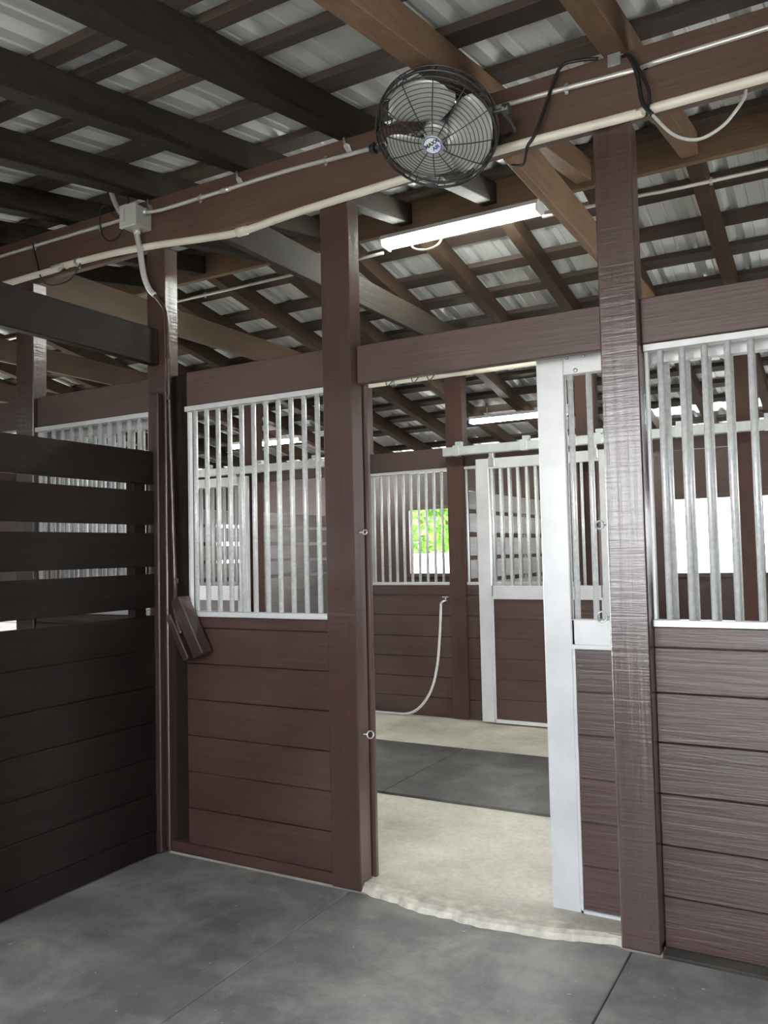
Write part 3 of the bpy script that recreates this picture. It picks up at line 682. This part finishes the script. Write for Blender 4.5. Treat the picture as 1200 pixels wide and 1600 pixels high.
mb = MB(); mb.tube([(0, 0, -0.13), (0, 0, -0.12), (0, 0, -0.02), (0, 0, -0.005)], [0.05, 0.06, 0.06, 0.045], 24); fbuild(mb, 'motor', M['wire'])
mb = MB(); mb.tube([(0, 0, -0.005), (0, 0, 0.03), (0, 0, 0.036)], [0.05, 0.048, 0.03], 24); fbuild(mb, 'hub', M['blade'])
mb = MB(); mb.tube([(0, 0, 0.090), (0, 0, 0.100), (0, 0, 0.1015)], [0.037, 0.037, 0.034], 32); badge = fbuild(mb, 'badge', M['white'])
mb = MB(); mb.tube(circ(0.035, 0.1005, 40), 0.0022, 8, closed=True); fbuild(mb, 'badge_ring', M['blue'])
def text_mesh(txt, size, mat, center, rot, parent, name, shear=0.0):
    cu = bpy.data.curves.new(name, 'FONT'); cu.body = txt; cu.size = size; cu.extrude = 0.0004; cu.align_x = 'CENTER'; cu.align_y = 'CENTER'; cu.shear = shear; cu.offset = 0.0009
    to = bpy.data.objects.new(name, cu); COL.objects.link(to)
    bpy.context.view_layer.update()
    me = bpy.data.meshes.new_from_object(to.evaluated_get(bpy.context.evaluated_depsgraph_get()))
    COL.objects.unlink(to); bpy.data.objects.remove(to); bpy.data.curves.remove(cu)
    me.transform(Mx @ Matrix.Translation(center) @ Matrix.Rotation(rot, 4, 'Z'))
    me.materials.clear(); me.materials.append(mat)
    o = bpy.data.objects.new(name, me); COL.objects.link(o); o.parent = parent; WORLD[o.name] = (0, 0, 0); return o
# which way is "up" on the badge: image-up direction expressed in fan coordinates
upl = RQ.inverted() @ Vector((0.0, 0.55, 0.83)); rot0 = math.atan2(upl.y, upl.x) - PI / 2 + PI - 0.3
def boff(u, v): return Vector((u * math.cos(rot0) - v * math.sin(rot0), u * math.sin(rot0) + v * math.cos(rot0), 0.1022))
text_mesh('MAXX', 0.023, M['ink'], boff(0, 0.008), rot0 + 0.12, badge, 'lettering', 0.2)
text_mesh('AIR', 0.021, M['blue'], boff(0.008, -0.013), rot0 + 0.12, badge, 'lettering', 0.2)
# yoke bracket, in world directions around the pivot line along x
off = Vector((0.735, 0.0, 3.2))
def wb(mb, name, mat, smooth=False): 
    for v in mb.bm.verts: v.co -= off
    return mb.build(name, mat, fan, smooth=smooth, local=True)
piv = [fc + Vector((-RF - 0.035, 0.0, 0.0)), fc + Vector((RF + 0.035, 0, 0))]
mb = MB(); pts = [piv[0], piv[0] + Vector((0.01, 0.16, 0.01)), Vector((fc.x - 0.20, -0.03, 3.2)), Vector((fc.x, -0.02, 3.2)), Vector((fc.x + 0.20, -0.03, 3.2)), piv[1] + Vector((-0.01, 0.16, 0.01)), piv[1]]
mb.tube(smooth_path(pts, 5), 0.009, 8); wb(mb, 'yoke', M['wire'], True)
mb = MB(); mb.box(fc.x - 0.07, fc.x + 0.07, -0.016, -0.001, 3.16, 3.25, 0.003); wb(mb, 'mount_plate', M['wire'])
for s, p in zip((-1, 1), piv):
    mb = MB(); mb.tube([p + Vector((s * -0.035, 0, 0)), p + Vector((s * 0.006, 0, 0)), p + Vector((s * 0.008, 0, 0)), p + Vector((s * 0.03, 0, 0))], [0.008, 0.008, 0.024, 0.02], 10)
    mb.box(p.x + s * 0.02 - 0.004, p.x + s * 0.02 + 0.004, p.y - 0.03, p.y + 0.03, p.z - 0.006, p.z + 0.006, 0.002); wb(mb, 'tilt_knob', M['wire'], False)

# ------------------------------------------------------------------ small hardware
def eye(x, y, z, lb, sgn, r=0.016):
    mb = MB()
    mb.tube([(x - sgn * 0.012, y, z), (x + sgn * 0.02, y, z)], 0.0035, 8)
    c = Vector((x + sgn * (0.02 + r), y, z)); a = [(c.x - sgn * r * math.cos(t), c.y + 0.25 * r * math.sin(t), c.z + r * math.sin(t)) for t in [2 * PI * k / 20 for k in range(20)]]
    mb.tube(a, 0.0035, 8, closed=True); return tag(mb.build('eye_bolt', M['galv'], smooth=True), lb, 'hook', 'ring hooks on the door posts')
eye(1.295, 0.04, 1.59, 'small ring hook on the right door post, the upper one beside the door bars', -1)
eye(1.295, 0.04, 1.232, 'steel ring hook on the right door post beside the door middle rail', -1, 0.02)
eye(0.155, 0.05, 0.684, 'ring hook low on the left door post edge', 1)
eye(0.155, 0.05, 1.595, 'small ring hook high on the left door post edge', 1, 0.01)

# hose and faucet on the far wall
t = thing('faucet', 'small brass-grey faucet on the far plank wall beside the far post', 'faucet', (-1.08, YF, 1.05))
mb = MB(); mb.tube(smooth_path([(-1.03, YF - 0.005, 1.065), (-1.03, YF - 0.05, 1.065), (-1.045, YF - 0.075, 1.06), (-1.06, YF - 0.08, 1.035)]), 0.011, 10); mb.build('spout', M['galv'], t, smooth=True)
mb = MB(); mb.tube([(-1.03, YF - 0.045, 1.07), (-1.03, YF - 0.045, 1.095)], 0.005, 8); mb.tube([(-1.03 + 0.025 * math.cos(a), YF - 0.045 + 0.025 * math.sin(a), 1.097) for a in [2 * PI * k / 16 for k in range(16)]], 0.005, 6, closed=True); mb.build('handle', M['galv'], t, smooth=True)
hs = cord([(-1.06, YF - 0.08, 1.04), (-1.065, YF - 0.08, 0.95), (-1.085, YF - 0.07, 0.75), (-1.12, YF - 0.06, 0.5), (-1.18, YF - 0.06, 0.29), (-1.29, YF - 0.06, 0.13), (-1.42, YF - 0.06, 0.055), (-1.6, YF - 0.05, 0.043), (-1.85, YF - 0.05, 0.043), (-2.1, YF - 0.08, 0.043)], 0.0115, 'pale grey hose hanging from the faucet and trailing along the aisle floor', 'hose', 'water_hose', 'hose')

# ------------------------------------------------------------------ rubber mats
def rmat(x0, x1, y0, y1, z, lb, grp):
    mb = MB(); mb.box(x0 + 0.0025, x1 - 0.0025, y0 + 0.002, y1 - 0.002, z - 0.019, z, 0.003); return tag(mb.build('rubber_mat', M['amat' if z > 0.02 else 'mat']), lb, 'mat', grp)
G1 = 'rubber mats on the stall floor'
rmat(0.105, 1.335, -3.58, -0.005, 0.0, 'dusty black rubber mat in front of the doorway', G1)
rmat(-1.03, 0.105, -3.58, -0.005, 0.0, 'dusty black rubber mat beside the slatted left partition', G1)
rmat(1.335, 2.52, -3.58, -0.005, 0.0, 'dusty black rubber mat right of the seam at the right door post', G1)
G2 = 'rubber mats along the aisle'
rmat(-0.45, 1.39, 1.26, 2.48, 0.045, 'black aisle mat straight outside the doorway, right of its seam', G2)
rmat(-2.29, -0.45, 1.26, 2.48, 0.045, 'black aisle mat left of the seam seen through the doorway', G2)
rmat(-4.13, -2.29, 1.26, 2.48, 0.045, 'black aisle mat beyond the left barred grille', G2)
rmat(1.39, 3.23, 1.26, 2.48, 0.045, 'black aisle mat beyond the half-open sliding door', G2)

# ------------------------------------------------------------------ greenery outside the far window
def bush(x, y, h, w, lb, n=2600):
    t = thing('leafy_tree', lb, 'tree', (x, y, -0.16), 'green trees outside the far wall')
    mb = MB(); mb.tube([(x, y, -0.16), (x + 0.05, y, h * 0.35), (x - 0.05, y + 0.05, h * 0.7)], [0.09, 0.07, 0.04], 8); mb.build('trunk', M['bark'], t, smooth=True)
    mb = MB()
    for _ in range(n):
        u = Vector((random.gauss(0, 1), random.gauss(0, 1), random.gauss(0, 1))).normalized() * random.uniform(0.55, 1.0)
        p = Vector((x + u.x * w, y + u.y * w, h * 0.55 + u.z * h * 0.47))
        q = Quaternion((random.gauss(0, 1), random.gauss(0, 1), random.gauss(0, 1), random.gauss(0, 1))).normalized()
        s = random.uniform(0.07, 0.14)
        vs = [mb.bm.verts.new(p + q @ Vector(c) * s) for c in ((-1, 0, 0), (0, -0.45, 0.12), (1, 0, 0), (0, 0.45, 0.12))]
        mb.bm.faces.new(vs)
    o = mb.build('foliage', M['leaf'], t); return t
mb = MB(); mb.box(-30, 14, 11.5, 11.62, -0.2, 1.47, 0.01)
for px_ in range(-30, 15, 3): mb.box(px_, px_ + 0.2, 11.42, 11.5, -0.2, 1.5, 0.01)
tag(mb.build('garden_wall', M['white']), 'long low white wall outside the far windows', 'wall')
for x, y, h, w, lb in ((-6.4, 13.6, 3.6, 1.15, 'bright green leafy tree in the middle of the left far window'), (-8.9, 13.9, 3.2, 1.1, 'green leafy tree outside, left of the one in the far window'), (-3.9, 14.2, 3.4, 1.1, 'green leafy tree outside, right of the one in the far window'), (-8.0, 17.4, 4.4, 1.5, 'taller green tree outside behind the others, to the left'), (-4.8, 17.6, 4.2, 1.5, 'taller green tree outside behind the others, to the right')):
    bush(x, y, h, w, lb)

# ------------------------------------------------------------------ daylight
w = bpy.data.worlds.new('sky'); S.world = w; w.use_nodes = True
nt = w.node_tree; bg = nt.nodes['Background']
tc = N(nt, 'ShaderNodeTexCoord'); sp = N(nt, 'ShaderNodeSeparateXYZ'); nt.links.new(tc.outputs['Generated'], sp.inputs[0])
c = ramp(nt, sp.outputs['Z'], [(0.0, (0.95, 0.97, 1.0)), (0.7, (0.74, 0.85, 1.0))]); nt.links.new(c, bg.inputs[0]); bg.inputs[1].default_value = 9.0
sun = bpy.data.lights.new('sun', 'SUN'); sun.energy = 9.0; sun.angle = math.radians(0.6); sun.color = (1.0, 0.93, 0.80)
so = bpy.data.objects.new('sun', sun); COL.objects.link(so)
so.rotation_euler = Vector((0.62, -0.18, -0.76)).to_track_quat('-Z', 'Y').to_euler(); so.location = (-10, 5, 12)

# ------------------------------------------------------------------ camera
def rotcam(yaw, pitch, roll):
    f = Vector((-math.sin(yaw) * math.cos(pitch), math.cos(yaw) * math.cos(pitch), math.sin(pitch)))
    r = Vector((math.cos(yaw), math.sin(yaw), 0)); u = r.cross(f)
    c, s = math.cos(roll), math.sin(roll)
    return c * r + s * u, -s * r + c * u, f
r_, u_, f_ = rotcam(math.radians(29.439), math.radians(2.816), math.radians(-1.2718))
cam = bpy.data.cameras.new('camera'); co = bpy.data.objects.new('camera', cam); COL.objects.link(co)
cam.sensor_fit = 'VERTICAL'; cam.sensor_height = 36; cam.lens = 1293.13 / 1600 * 36; cam.clip_start = 0.02; cam.clip_end = 300
mw = Matrix((( r_.x, u_.x, -f_.x, 2.1152), (r_.y, u_.y, -f_.y, -3.1893), (r_.z, u_.z, -f_.z, 1.5), (0, 0, 0, 1)))
co.matrix_world = mw
S.camera = co
vs = S.view_settings; vs.view_transform = 'Standard'; vs.look = 'None'; vs.gamma = 1; vs.exposure = 0.75; vs.use_curve_mapping = False
S.cycles.use_denoising = True
S.cycles.max_bounces = 8; S.cycles.diffuse_bounces = 6; S.cycles.glossy_bounces = 4
S.cycles.sample_clamp_indirect = 8
